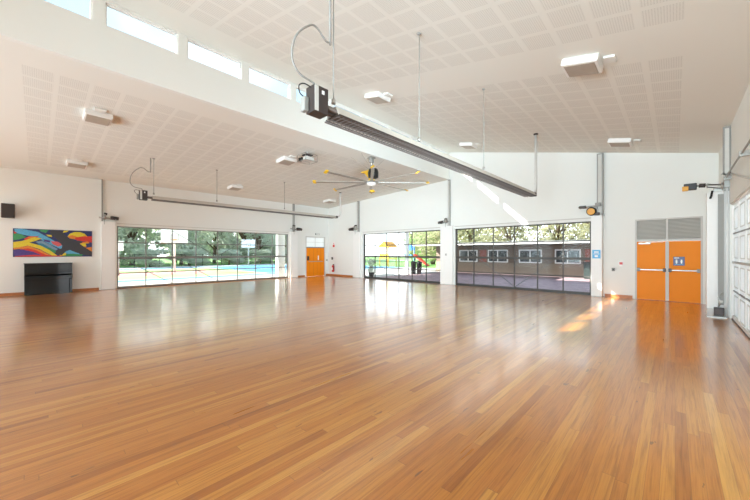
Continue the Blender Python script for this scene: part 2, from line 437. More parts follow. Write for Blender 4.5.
# ------------------------------------------------------------------ orange doors
def double_door():
    r = empty('door_5', ((DD[0]+DD[1])/2, YB+.05, 0)); r['kind'] = 'structure'; r['label'] = 'orange double exit doors with louvred panel above'; r['category'] = 'door'
    a, b = DD; y = YB
    f = MB(); f.box(a, a+.05, y-.01, y+.12, 0, 2.84, LGREY).box(b-.05, b, y-.01, y+.12, 0, 2.84, LGREY)
    f.box(a+.05, b-.05, y-.01, y+.12, 2.79, 2.84, LGREY).box(a+.05, b-.05, y-.01, y+.12, 2.05, 2.12, LGREY)
    part(f, 'door_frame', r)
    m = (a+b)/2
    for s, (u0, u1) in enumerate(((a+.05, m-.02), (m+.02, b-.05))):
        lf = part(MB().box(u0, u1, y+.02, y+.065, .012, 2.045, ORANGE, .004), 'door_leaf', r)
        bar = MB(); bar.box(u0+.04, u1-.04, y-.045, y-.015, 1.04, 1.08, STEEL, .006)
        bar.box(u0+.01, u0+.09, y-.05, y+.02, 1.0, 1.12, DARK if s == 1 else GREY, .006).box(u1-.09, u1-.01, y-.05, y+.02, 1.0, 1.12, DARK if s == 0 else GREY, .006)
        part(bar, 'push_bar', lf)
    part(MB().box(m-.045, m+.045, y-.02, y+.02, .02, 2.03, LGREY, .005), 'centre_strip', r)
    part(MB().box(a+.10, a+.42, y-.045, y+.02, 1.95, 2.01, STEEL, .005).box(a+.30, a+.75, y-.03, y-.015, 2.015, 2.03, STEEL), 'door_closer', r)
    for (u0, u1) in ((a+.05, m-.025), (m+.025, b-.05)):
        l = MB(); z = 2.13
        l.box(u0, u1, y+.08, y+.09, 2.12, 2.79, LOUV)
        while z < 2.77:
            l.prism([(u0, y+.02, z), (u0, y+.08, z+.028), (u0, y+.08, z+.036), (u0, y+.02, z+.008)], (u1-u0, 0, 0), LOUV); z += .045
        part(l, 'louvre_panel', r)
    part(MB().box(m-.025, m+.025, y, y+.1, 2.12, 2.79, LGREY), 'transom_mullion', r)
double_door()
# restroom sign on the right leaf
sg = empty('restroom_sign', (.09, YB+.018, 1.24), 'navy blue sign with two white figures on right orange door leaf', 'sign')
part(MB().box(-.045, .235, YB+.008, YB+.02, 1.22, 1.52, NAVY, .006), 'sign_plate', sg)
for cx in (.035, .155):
    fg = MB(); fg.lathe((cx, YB+.003, 1.40), [(.022, 0), (.022, .005)], PAPER, 12, 'Y')
    fg.prism([(cx-.026, YB+.003, 1.381), (cx+.026, YB+.003, 1.381), (cx+.014, YB+.003, 1.29), (cx-.014, YB+.003, 1.29)], (0, .005, 0), PAPER)
    part(fg, 'figure_symbol', sg)
part(MB().box(-.02, .10, YB+.003, YB+.008, 1.465, 1.49, PAPER), 'lettering_bar', sg); part(MB().box(.0, .19, YB+.003, YB+.008, 1.255, 1.268, BLUE_S), 'lettering_bar', sg)

def single_door():
    a, b = SD; x = XL
    r = empty('door_6', (x-.05, (a+b)/2, 0)); r['kind'] = 'structure'; r['label'] = 'orange grooved single door with white glazed transom at the far left corner'; r['category'] = 'door'
    f = MB(); f.box(x-.12, x+.01, a, a+.06, 0, 2.80, LGREY).box(x-.12, x+.01, b-.06, b, 0, 2.80, LGREY).box(x-.12, x+.01, a+.06, b-.06, 2.74, 2.80, LGREY).box(x-.12, x+.01, a+.06, b-.06, 2.0, 2.07, GREY)
    part(f, 'door_frame', r)
    lf = MB(); lf.box(x-.07, x-.03, a+.06, b-.06, .01, 2.0, ORANGE)
    n = 5; w = (b-a-.12)/n
    for k in range(1, n): lf.box(x-.031, x-.027, a+.06+k*w-.006, a+.06+k*w+.006, .02, 1.99, ORANGE_D)
    lf = part(lf, 'door_leaf', r)
    part(MB().box(x-.03, x+.02, a+.14, a+.28, 1.12, 1.42, DARK, .01), 'lock_case', lf)
    part(MB().box(x+.005, x+.03, a+.24, b-.2, 1.02, 1.06, STEEL, .005), 'push_bar', lf)
    part(MB().box(x-.03, x-.02, b-.62, b-.55, 1.15, 1.45, PAPER), 'notice', lf)
    t = MB(); t.box(x-.07, x-.06, a+.06, b-.06, 2.07, 2.74, WHITE2)
    part(t, 'transom_panel', r)
    tm = MB(); tm.box(x-.06, x-.045, (a+b)/2-.015, (a+b)/2+.015, 2.07, 2.74, LGREY)
    tm.box(x-.06, x-.045, a+.06, b-.06, 2.39, 2.41, LGREY)
    part(tm, 'transom_bars', r)
single_door()

# ------------------------------------------------------------------ mural
def mural():
    C = {'navy': (30, 40, 96), 'sky': (88, 168, 208), 'green': (52, 140, 84), 'red': (206, 48, 36), 'yellow': (238, 200, 44),
         'orange': (238, 130, 36), 'black': (30, 30, 34), 'violet': (70, 52, 128), 'grey': (116, 150, 176), 'pink': (206, 90, 96), 'teal': (40, 120, 150), 'char': (54, 54, 60)}
    def M(k): return mat('mural_'+k, C[k], .45, noise=.5, nscale=46)
    r = empty('mural', (XL+.02, .49, 1.5), 'wide colourful mural of a black bird over rainbow bands above the piano', 'mural')
    y0, y1, z0, z1 = -.66, 1.63, 1.49, 2.60
    part(MB().box(XL+.001, XL+.03, y0, y1, z0, z1, M('navy')), 'backing_panel', r)
    shapes = [
     ('sky', [(60,40),(110,34),(240,66),(350,130),(445,190),(425,215),(330,170),(230,112),(120,88),(66,72)]),
     ('green', [(52,74),(110,86),(150,110),(100,128),(54,136)]), ('red', [(54,60),(80,70),(60,84)]),
     ('green', [(245,44),(325,46),(300,74),(262,62)]), ('yellow', [(300,88),(345,92),(352,108),(322,104)]),
     ('red', [(130,126),(170,102),(250,104),(215,120),(150,140)]), ('orange', [(150,118),(180,106),(225,108),(190,124)]),
     ('grey', [(215,150),(270,140),(340,178),(400,214),(380,226),(290,180)]), ('violet', [(280,128),(340,140),(330,158),(290,146)]),
     ('pink', [(340,144),(400,150),(440,178),(400,192),(356,170)]),
     ('green', [(285,186),(350,212),(398,240),(372,248),(320,222)]),
     ('teal', [(230,160),(280,168),(330,200),(300,206),(250,182)]),
     ('yellow', [(52,152),(120,142),(215,110),(272,122),(210,146),(170,156),(262,184),(330,222),(395,270),(350,270),(250,212),(160,182),(100,196),(52,202)]),
     ('orange', [(54,204),(110,194),(165,184),(260,222),(345,272),(300,274),(200,222),(110,210),(54,216)]),
     ('red', [(100,214),(160,206),(220,222),(300,262),(390,276),(250,272),(180,240),(110,226)]),
     ('violet', [(54,222),(120,216),(200,236),(270,266),(180,268),(60,270)]),
     ('red', [(70,272),(200,262),(340,268),(440,272),(430,278),(60,278)]),
     ('yellow', [(438,72),(450,54),(492,52),(476,66)]),
     ('yellow', [(480,104),(500,80),(540,66),(590,66),(630,80),(656,104),(640,122),(560,130),(500,120)]),
     ('orange', [(484,104),(520,92),(570,110),(640,96),(656,108),(640,124),(560,132),(500,122)]),
     ('red', [(540,116),(600,106),(698,104),(698,158),(660,150),(620,148),(560,138)]),
     ('orange', [(590,158),(660,148),(676,160),(640,200),(590,186)]), ('yellow', [(560,170),(620,164),(668,162),(648,190),(600,190)]),
     ('orange', [(630,206),(698,196),(698,236),(660,230)]), ('navy', [(640,166),(698,164),(698,192),(650,196)]),
     ('sky', [(448,244),(490,220),(560,238),(596,264),(500,262)]), ('green', [(450,256),(520,254),(620,262),(600,276),(440,276)]),
     ('yellow', [(410,252),(470,246),(466,268),(416,272)]),
     ('char', [(330,56),(352,46),(436,58),(452,84),(490,118),(548,142),(590,146),(618,152),(604,162),(586,166),(612,186),(698,238),(698,274),(640,268),(560,246),(500,222),(468,232),(432,268),(376,256),(384,226),(432,206),(436,184),(404,140),(372,112),(340,84)]),
    ]
    mb = MB()
    for i, (k, pts) in enumerate(shapes):
        P = []
        for (px, py) in pts:
            top = 34+(px-50)*.037
            a = max(0, min(1, (px-50)/650)); b = max(0, min(1, (py-top)/(280-top)))
            P.append((XL+.0305+.0003*i, y0+a*(y1-y0), z1-b*(z1-z0)))
        mb.prism(P, (.0014, 0, 0), M(k))
    bmesh.ops.triangulate(mb.bm, faces=mb.bm.faces)
    part(mb, 'painted_shapes', r)
mural()

# ------------------------------------------------------------------ upright piano
def piano():
    x0, x1, y0, y1 = XL+.05, XL+.62, -.36, .98
    r = empty('upright_piano', ((x0+x1)/2, (y0+y1)/2, 0), 'glossy black upright piano standing against the left wall', 'piano')
    c = MB(); xs = x1-.24
    c.box(x0, xs, y0+.04, y1-.04, .10, 1.21, PIANO).box(x0, xs+.02, y0, y0+.045, 0, 1.21, PIANO, .008).box(x0, xs+.02, y1-.045, y1, 0, 1.21, PIANO, .008)
    part(c, 'case', r)
    part(MB().box(x0-.01, xs+.05, y0-.015, y1+.015, 1.21, 1.245, PIANO, .01), 'top_lid', r)
    kb = MB(); kb.box(xs, x1, y0+.03, y1-.03, .62, .68, PIANO, .006).box(xs, x1-.01, y0, y0+.05, .60, .80, PIANO, .02).box(xs, x1-.01, y1-.05, y1, .60, .80, PIANO, .02)
    part(kb, 'key_bed', r)
    part(MB().prism([(xs, y0+.05, .70), (x1-.03, y0+.05, .70), (x1-.03, y0+.05, .735), (x1-.09, y0+.05, .775), (xs, y0+.05, .80)], (0, y1-y0-.1, 0), PIANO), 'keyboard_lid', r)
    for s in (y0+.01, y1-.075):
        l = MB(); l.box(x1-.08, x1-.02, s, s+.065, .08, .60, PIANO, .008).box(xs, x1, s, s+.065, .02, .08, PIANO, .01)
        l.lathe((x1-.05, s+.03, 0), [(.02, 0), (.025, .01), (.02, .03)], BRASS, 12)
        part(l, 'leg', r)
    part(MB().box(xs, xs+.012, y0+.1, y1-.1, .84, 1.16, PIANO, .004), 'music_desk', r)
    part(MB().box(xs, xs+.012, y0+.1, y1-.1, .16, .58, PIANO, .004), 'lower_panel', r)
    part(MB().box(x0, xs+.02, y0+.045, y1-.045, .0, .12, PIANO), 'plinth', r)
    for k in (-.09, 0, .09):
        ym = (y0+y1)/2+k
        part(MB().box(xs+.01, xs+.16, ym-.012, ym+.012, .05, .062, BRASS, .004), 'pedal', r)
piano()

# wall speaker at the left picture edge
sp = empty('wall_speaker', (XL+.2, -.76, 2.97), 'dark brown wall loudspeaker high above the mural at the left edge', 'loudspeaker')
part(MB().box(XL+.14, XL+.42, -.94, -.60, 2.97, 3.50, DARK, .015), 'cabinet', sp)
part(MB().box(XL+.42, XL+.435, -.92, -.62, 2.99, 3.48, GRILL, .004), 'grille', sp)
part(MB().box(XL, XL+.15, -.80, -.72, 3.14, 3.32, WHITE, .01).box(XL, XL+.02, -.86, -.66, 3.08, 3.38, WHITE), 'wall_bracket', sp)

# ------------------------------------------------------------------ gas radiant tube heaters
def heater(x, ya, yb, z, ends_z, label, polelabel, rods):
    """burner box at ya, reflector hood running to yb, exhaust pipe rising at the far end"""
    r = empty('radiant_heater', (x, ya, z), label, 'heater')
    hood = MB(); w, h = .145, .135
    prof = [(-w, 0), (-w*.52, h), (w*.52, h), (w, 0)]
    t = .012
    inner = [(w-t*1.3, 0), (w*.52-t*.5, h-t), (-w*.52+t*.5, h-t), (-w+t*1.3, 0)]
    hood.prism([(x+a, ya+.28, z+b) for a, b in prof+inner], (0, yb-ya-.42, 0), HOOD)
    part(hood, 'reflector_hood', r)
    part(MB().tube([(x-.06, ya+.1, z+.07), (x-.06, yb-.05, z+.07)], .035, BROWNGR, 12).tube([(x+.06, ya+.1, z+.07), (x+.06, yb-.05, z+.07)], .035, BROWNGR, 12), 'burner_tube', r)
    part(MB().box(x-w+.02, x+w-.02, ya+.29, yb-.15, z+.012, z+.02, BROWNGR), 'reflector_lining', r)
    g = MB(); n = int((yb-ya-.5)/.075)
    for i in range(n):
        y = ya+.32+i*.075
        g.box(x-w+.01, x+w-.01, y-.004, y+.004, z-.006, z+.002, GUARD)
    for a in (-w+.012, -.07, .07, w-.012): g.box(x+a-.005, x+a+.005, ya+.3, yb-.16, z-.008, z, GUARD)
    part(g, 'wire_guard', r)
    for k, (ea, eb) in enumerate(((-w, 0.), (w, 0.))):
        part(MB().box(x+ea-.008, x+ea+.008, ya+.28, yb-.14, z+eb-.008, z+eb+.008, DARK), 'hood_edge', r)
    fl = MB(); fl.box(x-w-.06, x-w-.04, ya+.3, yb-.2, z-.012, z+.006, GUARD)
    part(fl, 'hood_lip', r)
    b = MB(); b.box(x-.09, x+.10, ya-.10, ya+.13, z-.05, z+.30, DARK, .008)
    box = part(b, 'burner_box', r)
    part(MB().box(x+.10, x+.105, ya-.095, ya-.035, z-.04, z+.29, LGREY), 'side_plate', box)
    part(MB().box(x+.10, x+.106, ya+.02, ya+.06, z+.2, z+.25, PAPER), 'rating_label', box)
    part(MB().box(x-.12, x-.02, ya-.17, ya-.10, z-.03, z+.16, GREY, .012), 'fan_unit', r)
    part(MB().tube(smooth([(x-.06, ya-.14, z+.155), (x-.08, ya-.20, z+.20), (x-.04, ya-.24, z+.27), (x+.0, ya-.18, z+.30), (x+.03, ya-.06, z+.26)], 4), .008, BLACK, 8), 'power_cable', r)
    cz = ends_z
    # gas hose looping from supply pipe
    hp = [(x, ya-.02, z+.30), (x, ya-.04, z+.36), (x, ya-.26, z+.40), (x, ya-.37, z+.56), (x, ya-.31, z+.86), (x, ya-.10, z+1.10), (x, ya+.02, z+1.12), (x, ya+.16, z+1.02), (x, ya+.24, z+1.03)]
    part(MB().tube(smooth(hp, 4), .013, GREY, 8), 'gas_hose', r)
    part(MB().tube([(x, ya+.24, z+1.0), (x, ya+.24, cz(x)+.01)], .016, GREY, 8), 'gas_pipe', r)
    for yr in rods:
        rd = MB().tube([(x, yr, z+.2), (x, yr, cz(x)+.01)], .009, GREY, 6)
        rd.lathe((x, yr, cz(x)-.03), [(.02, 0), (.05, .03)], GREY, 12).lathe((x, yr, z+.2), [(.03, 0), (.03, .05), (.01, .08)], STEEL, 10)
        part(rd, 'hanging_rod', r)
    part(MB().box(x-.10, x+.10, yb-.14, yb+.02, z+.01, z+.13, DARK, .01), 'end_box', r)
    ex = smooth([(x, yb-.02, z+.12), (x, yb+.16, z+.14), (x, yb+.26, z+.28), (x, yb+.26, z+.55)], 4)+[(x, yb+.26, cz(x)+.01)]
    e = MB().tube(ex, .045, LGREY, 12); e.lathe((x, yb+.26, cz(x)-.06), [(.045, 0), (.075, .02), (.075, .05)], DARK, 14)
    part(e, 'exhaust_pipe', r)
    return r
def smooth(pts, n):
    pts = [Vector(p) for p in pts]; out = []
    P = [pts[0]]+pts+[pts[-1]]
    for i in range(1, len(P)-2):
        for k in range(n):
            t = k/n; a, b, c, d = P[i-1], P[i], P[i+1], P[i+2]
            out.append(.5*((2*b)+(c-a)*t+(2*a-5*b+4*c-d)*t*t+(3*b-a-3*c+d)*t**3))
    out.append(pts[-1]); return out
heater(-3.5, 2.56, 11.55, 3.55, zc_right, 'long grey radiant heater with dark burner box hanging from the high ceiling', '', [2.86, 4.92, 7.7])
heater(-14.1, 2.62, 11.75, 3.62, zc_left, 'long radiant heater hanging from the low ceiling in front of the left glazed door', '', [2.96, 5.2, 8.4])

# ------------------------------------------------------------------ large slow ceiling fan
def fan():
    x, y = -8.78, 9.1; zt = 5.44; zh = 4.45
    r = empty('ceiling_fan', (x, y, zh), 'big eight blade ceiling fan with yellow winglets hanging from the beam', 'ceiling fan')
    part(MB().box(x-.12, x+.12, y-.12, y+.12, zt-.05, zt+.01, STEEL, .01).tube([(x, y, zt), (x, y, 5.02)], .04, STEEL, 12).box(x-.07, x+.07, y-.07, y+.07, zt-.22, zt-.05, GREY, .01), 'drop_pole', r)
    part(MB().lathe((x+.10, y, 4.58), [(.10, 0), (.2, .04), (.21, .26), (.17, .38), (.07, .42)], BLACK, 24), 'motor', r)
    part(MB().box(x-.42, x-.02, y-.16, y+.12, 4.86, 4.92, YEL, .01).prism([(x-.30, y-.1, 4.86), (x+.02, y-.1, 4.86), (x+.1, y-.1, 4.60), (x-.02, y-.1, 4.55)], (0, .2, 0), YEL), 'motor_bracket', r)
    part(MB().lathe((x, y, 4.50), [(.13, 0), (.15, .03), (.10, .08), (.06, .14)], YEL, 20), 'gear_hub', r)
    part(MB().lathe((x, y, 4.42), [(.26, 0), (.28, .02), (.28, .05), (.20, .07)], STEEL, 28), 'blade_hub', r)
    part(MB().lathe((x, y, 4.30), [(.05, 0), (.14, .03), (.18, .08), (.2, .12)], WHITE, 24), 'hub_cap', r)
    part(MB().lathe((x+.02, y+.02, 4.06), [(.10, 0), (.12, .03), (.08, .09)], YEL, 16).tube([(x+.02, y+.02, 4.12), (x, y, 4.32)], .012, STEEL, 6), 'lower_sensor', r)
    R = 2.2
    for k in range(8):
        a = math.radians(43.3+2)+k*PI/4
        M = Matrix.Translation((x, y, zh)) @ Matrix.Rotation(a, 4, 'Z') @ Matrix.Rotation(math.radians(9), 4, 'X')
        b = MB().box(.22, R, -.055, .055, -.012, .012, STEEL, .004, M=M)
        bl = part(b, 'fan_blade', r)
        w = MB().prism([M @ Vector(p) for p in ((R-.02, -.08, -.01), (R+.10, -.09, .01), (R+.10, .05, .06), (R-.02, .06, .05))], M.to_3x3() @ Vector((0.02, 0, -.03)), YEL)
        part(w, 'winglet', bl, )
    for k in range(4):
        a = PI/4+k*PI/2
        part(MB().tube([(x+.06*math.cos(a), y+.06*math.sin(a), 4.95), (x+.75*math.cos(a)*(.16 if math.cos(a) > 0 else 1), y+.9*math.sin(a), (zc_left(x-.3) if math.cos(a) < 0 else 5.44))], .005, STEEL, 5), 'guy_wire', r)
fan()

# ------------------------------------------------------------------ ceiling light fittings
def light_fit(x, y, cz, label):
    z = cz(x); sl = (cz(x+.1)-cz(x-.1))/.2
    r = empty('ceiling_light', (x, y, z), label, 'ceiling light', 'ceiling light fittings')
    M = Matrix.Translation((x, y, z)) @ Matrix.Rotation(-math.atan(sl), 4, 'Y')
    part(MB().box(-.30, .30, -.28, .28, -.13, .0, WHITE, .012, M=M), 'housing', r)
    part(MB().box(-.25, .25, -.24, .24, -.142, -.128, DIFF, .004, M=M), 'diffuser', r)
    part(MB().box(.34, .52, -.12, .12, -.04, .0, WALL, .01, M=M), 'junction_box', r)
light_fit(-1.28, 7.15, zc_right, 'large white ceiling light nearest the viewer on the high ceiling')
light_fit(-6.62, 7.15, zc_right, 'white ceiling light beside the clerestory windows, above the long heater')
light_fit(-1.28, 12.95, zc_right, 'white ceiling light high up near the back wall over orange double doors')
light_fit(-6.65, 13.1, zc_right, 'white ceiling light near the back wall right of the long heater rods')
light_fit(-11.2, 1.1, zc_left, 'white ceiling light on the low ceiling at upper left, the larger one')
light_fit(-16.3, 1.0, zc_left, 'white ceiling light on the low ceiling above the mural wall')
light_fit(-16.3, 6.9, zc_left, 'white ceiling light on the low ceiling above the long left heater')
light_fit(-11.1, 6.7, zc_left, 'white ceiling light on the low ceiling behind the projector cradle')
light_fit(-16.2, 12.9, zc_left, 'small far ceiling light on the low ceiling near the single orange door')

# projector cradle hanging from the low ceiling
pc = empty('projector', (-9.9, 6.85, 5.0), 'small projector in a wire cage hanging under the low ceiling', 'projector')
c = MB()
for dx in (-.26, .26):
    for dy in (-.26, .26): c.tube([(-9.9+dx, 6.85+dy, 5.02), (-9.9+dx, 6.85+dy, 5.26)], .009, GREY, 6)
for z in (5.02, 5.26):
    c.tube([(-9.9-.26, 6.59, z), (-9.9+.26, 6.59, z), (-9.9+.26, 7.11, z), (-9.9-.26, 7.11, z)], .009, GREY, 6, closed=True)
part(c, 'wire_cage', pc)
part(MB().box(-10.08, -9.72, 6.68, 7.02, 5.05, 5.18, LGREY, .02), 'projector_body', pc)
part(MB().lathe((-9.98, 6.68, 5.115), [(.05, 0), (.05, -.05), (.04, -.06)], BLACK, 16, 'Y'), 'lens', pc); part(MB().box(-10.18, -10.10, 6.64, 6.74, 5.05, 5.17, BLACK, .005), 'side_lamp', pc)
part(MB().tube([(-9.9, 6.85, 5.18), (-9.9, 6.85, zc_left(-9.9)-.002)], .022, WHITE, 10), 'drop_pole', pc)
part(MB().box(-10.05, -9.75, 6.70, 7.0, 5.24, 5.275, DARK, .005), 'top_plate', pc)

# ------------------------------------------------------------------ door hoist gear on the posts
def hoist(x, y, z, along, out, label, amber=False, flip=1, scale=1.):
    """along: unit vector along wall, out: unit vector into room"""
    A = Vector(along)*flip; O = Vector(out); U = Vector((0, 0, 1)); B = Vector((x, y, z))
    r = empty('door_hoist', B, label, 'door hoist')
    P = lambda a, o, u: B+(A*a+O*o+U*u)*scale
    def tb(pts, rad, m, n=12): return MB().tube([P(*p) for p in pts], rad*scale, m, n)
    part(tb([(-.30, .0, -.05), (-.30, .30, -.05)], .02, GREY).tube([P(.1, 0, .02), P(.1, .30, .02)], .02*scale, STEEL, 8).tube([P(-.34, .2, -.05), P(.3, .2, .02)], .025*scale, STEEL, 8), 'mounting_bracket', r)
    part(tb([(-.36, .22, .0), (-.12, .22, .02)], .085, DARK, 16), 'motor_body', r)
    part(tb([(-.42, .22, -.005), (-.36, .22, .0)], .08, AMB if amber else BROWNGR, 16), 'motor_cap', r)
    part(tb([(.06, .22, .05), (.14, .22, .05)], .12, STEEL, 18), 'chain_wheel', r)
    part(tb([(.0, .18, .18), (.12, .18, .2)], .055, DARK, 12), 'limit_switch', r)
    ch = MB()
    ch.tube([P(.1, .27, -.05), P(.1, .25, -.3), P(.1, .23, -.05)], .008*scale, GREY, 5)
    part(ch, 'hand_chain', r)
    return r
hoist(XL+.02, 2.12, 3.20, (0,1,0), (1,0,0), 'dark motor gear on top of the post beside the mural', flip=-1, scale=.95)
hoist(XL+.02, 11.72, 3.22, (0,1,0), (1,0,0), 'dark motor gear above the post left of single orange door', flip=-1, scale=1.15)
hoist(-15.5, YB-.02, 3.22, (1,0,0), (0,-1,0), 'dark motor gear above the leftmost back wall post', scale=1.15)
hoist(-8.72, YB-.02, 3.24, (1,0,0), (0,-1,0), 'dark motor gear above the wide post between back glazed doors', scale=.85)

# hoist 5: round amber motor facing the room
r = empty('door_hoist', (-2.2, YB-.2, 3.05), 'round amber and black motor on top of the blue sign post', 'door hoist')
part(MB().lathe((-2.30, YB-.42, 3.22), [(.13, 0), (.16, .03), (.16, .26)], BLACK, 24, 'Y'), 'motor_body', r)
part(MB().lathe((-2.30, YB-.455, 3.20), [(.11, 0), (.125, .015), (.125, .04)], AMB, 24, 'Y'), 'motor_cap', r)
part(MB().box(-2.72, -2.48, YB-.30, YB-.16, 3.36, 3.46, DARK, .02), 'gear_case', r)
part(MB().box(-2.20, -2.02, YB-.28, YB-.12, 3.40, 3.54, GREY, .02), 'limit_switch', r); part(MB().box(-2.18, -2.05, YB-.42, YB-.25, 3.06, 3.16, DARK, .01), 'release_lever', r)
part(MB().tube([(-2.75, YB-.23, 3.41), (-2.0, YB-.23, 3.43)], .022, STEEL, 8).box(-2.3, -2.1, YB-.2, YB, 3.15, 3.30, STEEL).box(-2.32, -2.06, YB-.26, YB-.06, 3.05, 3.07, STEEL), 'mounting_bracket', r)

# hoist 6: long shaft reaching into the room on the right
r = empty('door_hoist', (.75, 12.15, 3.22), 'long shafted motor with amber end reaching out from the right wall post', 'door hoist')
part(MB().box(.17, .42, 11.93, 12.09, 3.33, 3.50, BLACK, .015), 'motor_body', r)
part(MB().box(.14, .26, 11.915, 12.0, 3.31, 3.43, AMB, .01), 'motor_cap', r)
part(MB().tube([(.40, 12.02, 3.43), (1.0, 12.02, 3.40)], .022, STEEL, 10), 'drive_shaft', r)
part(MB().tube([(.46, 12.02, 3.43), (.58, 12.02, 3.42)], .055, DARK, 14).tube([(.60, 12.0, 3.40), (.63, 12.0, 3.40)], .06, STEEL, 14), 'coupling', r)
part(MB().tube([(.62, 11.98, 3.44), (.85, 11.97, 3.38)], .012, DARK, 6).tube([(.62, 11.98, 3.36), (.85, 11.97, 3.30)], .012, DARK, 6), 'drive_chain', r)
part(MB().tube([(.86, 11.94, 3.35), (.89, 11.94, 3.35)], .09, STEEL, 18), 'chain_wheel', r); part(MB().tube([(.70, 11.96, 3.25), (.68, 11.94, 3.12), (.66, 11.95, 3.05)], .022, BLACK, 8), 'release_handle', r)
part(MB().box(.72, 1.0, 12.0, 12.1, 3.22, 3.32, STEEL).box(.9, 1.0, 11.9, 12.1, 3.3, 3.66, STEEL, .005), 'mounting_bracket', r)
# spring shaft, diagonal strut along right wall
r = empty('spring_shaft', (XR-.08, 9.2, 3.5), 'slim steel lifting shaft running along the right wall above the white door', 'lifting shaft')
part(MB().tube([(XR-.1, 6.0, 3.5), (XR-.1, 11.9, 3.5)], .018, STEEL, 8), 'shaft', r)
part(MB().tube([(XR-.06, 11.7, 3.62), (XR-.06, 6.6, 2.55)], .02, LGREY, 8), 'stay_rod', r)
for y in (6.3, 9.0, 11.6): part(MB().box(XR-.13, XR-.001, y-.03, y+.03, 3.45, 3.55, STEEL), 'shaft_bracket', r)
# track channel with a gearbox by the right door
r = empty('door_track', (.93, 11.97, 0), 'grey vertical track channel between the right post and white sectional door', 'door track')
part(MB().box(.80, .90, 11.945, 11.995, .32, 3.15, GREY).box(.90, .905, 11.93, 11.995, .0, 3.3, LGREY), 'channel', r)
part(MB().tube([(.955, 11.965, 0), (.955, 11.965, 3.45)], .022, WHITE, 10), 'conduit', r)
gb = part(MB().box(.72, .90, 11.80, 11.94, .06, .26, DARK, .01).box(.60, .72, 11.85, 11.94, .03, .22, LGREY, .01).box(.6, .95, 11.85, 11.99, 0, .03, STEEL), 'gearbox', r)
part(MB().tube([(.80, 11.9, .28), (.86, 11.88, .40), (.80, 11.9, .50), (.87, 11.9, .62)], .018, STEEL, 6).lathe((.84, 11.88, .38), [(.045, 0), (.045, .06)], LGREY, 12), 'chain_tensioner', r)

# ------------------------------------------------------------------ small things on the walls
sg = empty('notice_sign', (-2.15, YB-.305, 1.46), 'light blue notice sign on the white post right of brown building view', 'sign')
part(MB().box(-2.28, -2.02, YB-.312, YB-.301, 1.44, 1.76, BLUE_S, .003), 'sign_plate', sg)
part(MB().box(-2.22, -2.08, YB-.315, YB-.311, 1.66, 1.70, PAPER).box(-2.24, -2.06, YB-.315, YB-.311, 1.60, 1.62, PAPER).box(-2.20, -2.10, YB-.315, YB-.311, 1.49, 1.56, PAPER), 'printed_text', sg)

sw = empty('fire_call_point', (-1.44, YB-.03, 1.17), 'red and white call point on the wall left of the orange double doors', 'call point')
part(MB().box(-1.51, -1.37, YB-.05, YB, 1.16, 1.34, PAPER, .008), 'case', sw)
part(MB().box(-1.49, -1.39, YB-.06, YB-.045, 1.22, 1.31, RED, .004), 'call_panel', sw)
o = MB().box(-1.72, -1.62, YB-.03, YB, .97, 1.09, GREY, .01).box(-1.695, -1.645, YB-.04, YB-.03, 1.0, 1.06, DARK, .004).build('wall_socket', label='small grey switch low on the wall beside the red call point', cat='switch')
fs = empty('fire_alarm_panel', (-17.95, YB-.03, 2.1), 'red and white fire sign on the back wall near the left corner', 'sign')
part(MB().box(-18.07, -17.83, YB-.02, YB, 2.02, 2.42, PAPER, .004), 'sign_plate', fs)
part(MB().box(-18.05, -17.85, YB-.026, YB-.018, 2.06, 2.24, RED).box(-18.0, -17.9, YB-.026, YB-.018, 2.28, 2.38, PINK), 'symbol_panel', fs)
o = MB().box(-18.20, -18.04, YB-.06, YB, 1.16, 1.34, DARK, .01).box(-18.16, -18.08, YB-.07, YB-.055, 1.2, 1.3, GREY).build('wall_switch', label='dark switch box above the fire extinguisher in the corner', cat='switch')
fe = empty('fire_extinguisher', (-17.92, YB-.12, .30), 'red fire extinguisher hung on the wall by the far left corner', 'fire extinguisher')
part(MB().lathe((-17.92, YB-.11, .28), [(.07, 0), (.085, .02), (.085, .40), (.06, .47), (.03, .50)], RED, 20), 'cylinder', fe)
part(MB().box(-17.97, -17.87, YB-.20, YB-.19, .42, .60, PAPER), 'instruction_label', fe)
part(MB().box(-17.94, -17.80, YB-.13, YB-.09, .78, .84, BLACK, .008).tube([(-17.92, YB-.11, .80), (-17.82, YB-.15, .76), (-17.80, YB-.15, .5), (-17.82, YB-.14, .40)], .014, BLACK, 8), 'valve_and_hose', fe)
part(MB().box(-17.96, -17.88, YB-.03, YB, .35, .75, STEEL), 'wall_bracket', fe)
o = MB().box(XL, XL+.07, 14.50, 14.60, 1.06, 1.18, GREY, .008).box(XL+.07, XL+.08, 14.53, 14.57, 1.09, 1.15, WHITE).build('light_switch', label='small grey light switch right of the single orange door', cat='switch')
o = MB().box(XL, XL+.09, 13.52, 13.86, 2.93, 3.03, GREY, .01).box(XL+.09, XL+.10, 13.55, 13.83, 2.95, 3.01, WHITE).build('emergency_light', label='small grey emergency light above the single orange door', cat='emergency light')
o = MB().box(-8.72, -8.62, YB-.14, YB-.12, 1.50, 1.62, LGREY, .006).box(-8.69, -8.65, YB-.15, YB-.14, 1.53, 1.59, GREY).build('door_switch', label='small grey switch on the wide post between back glazed doors', cat='switch')

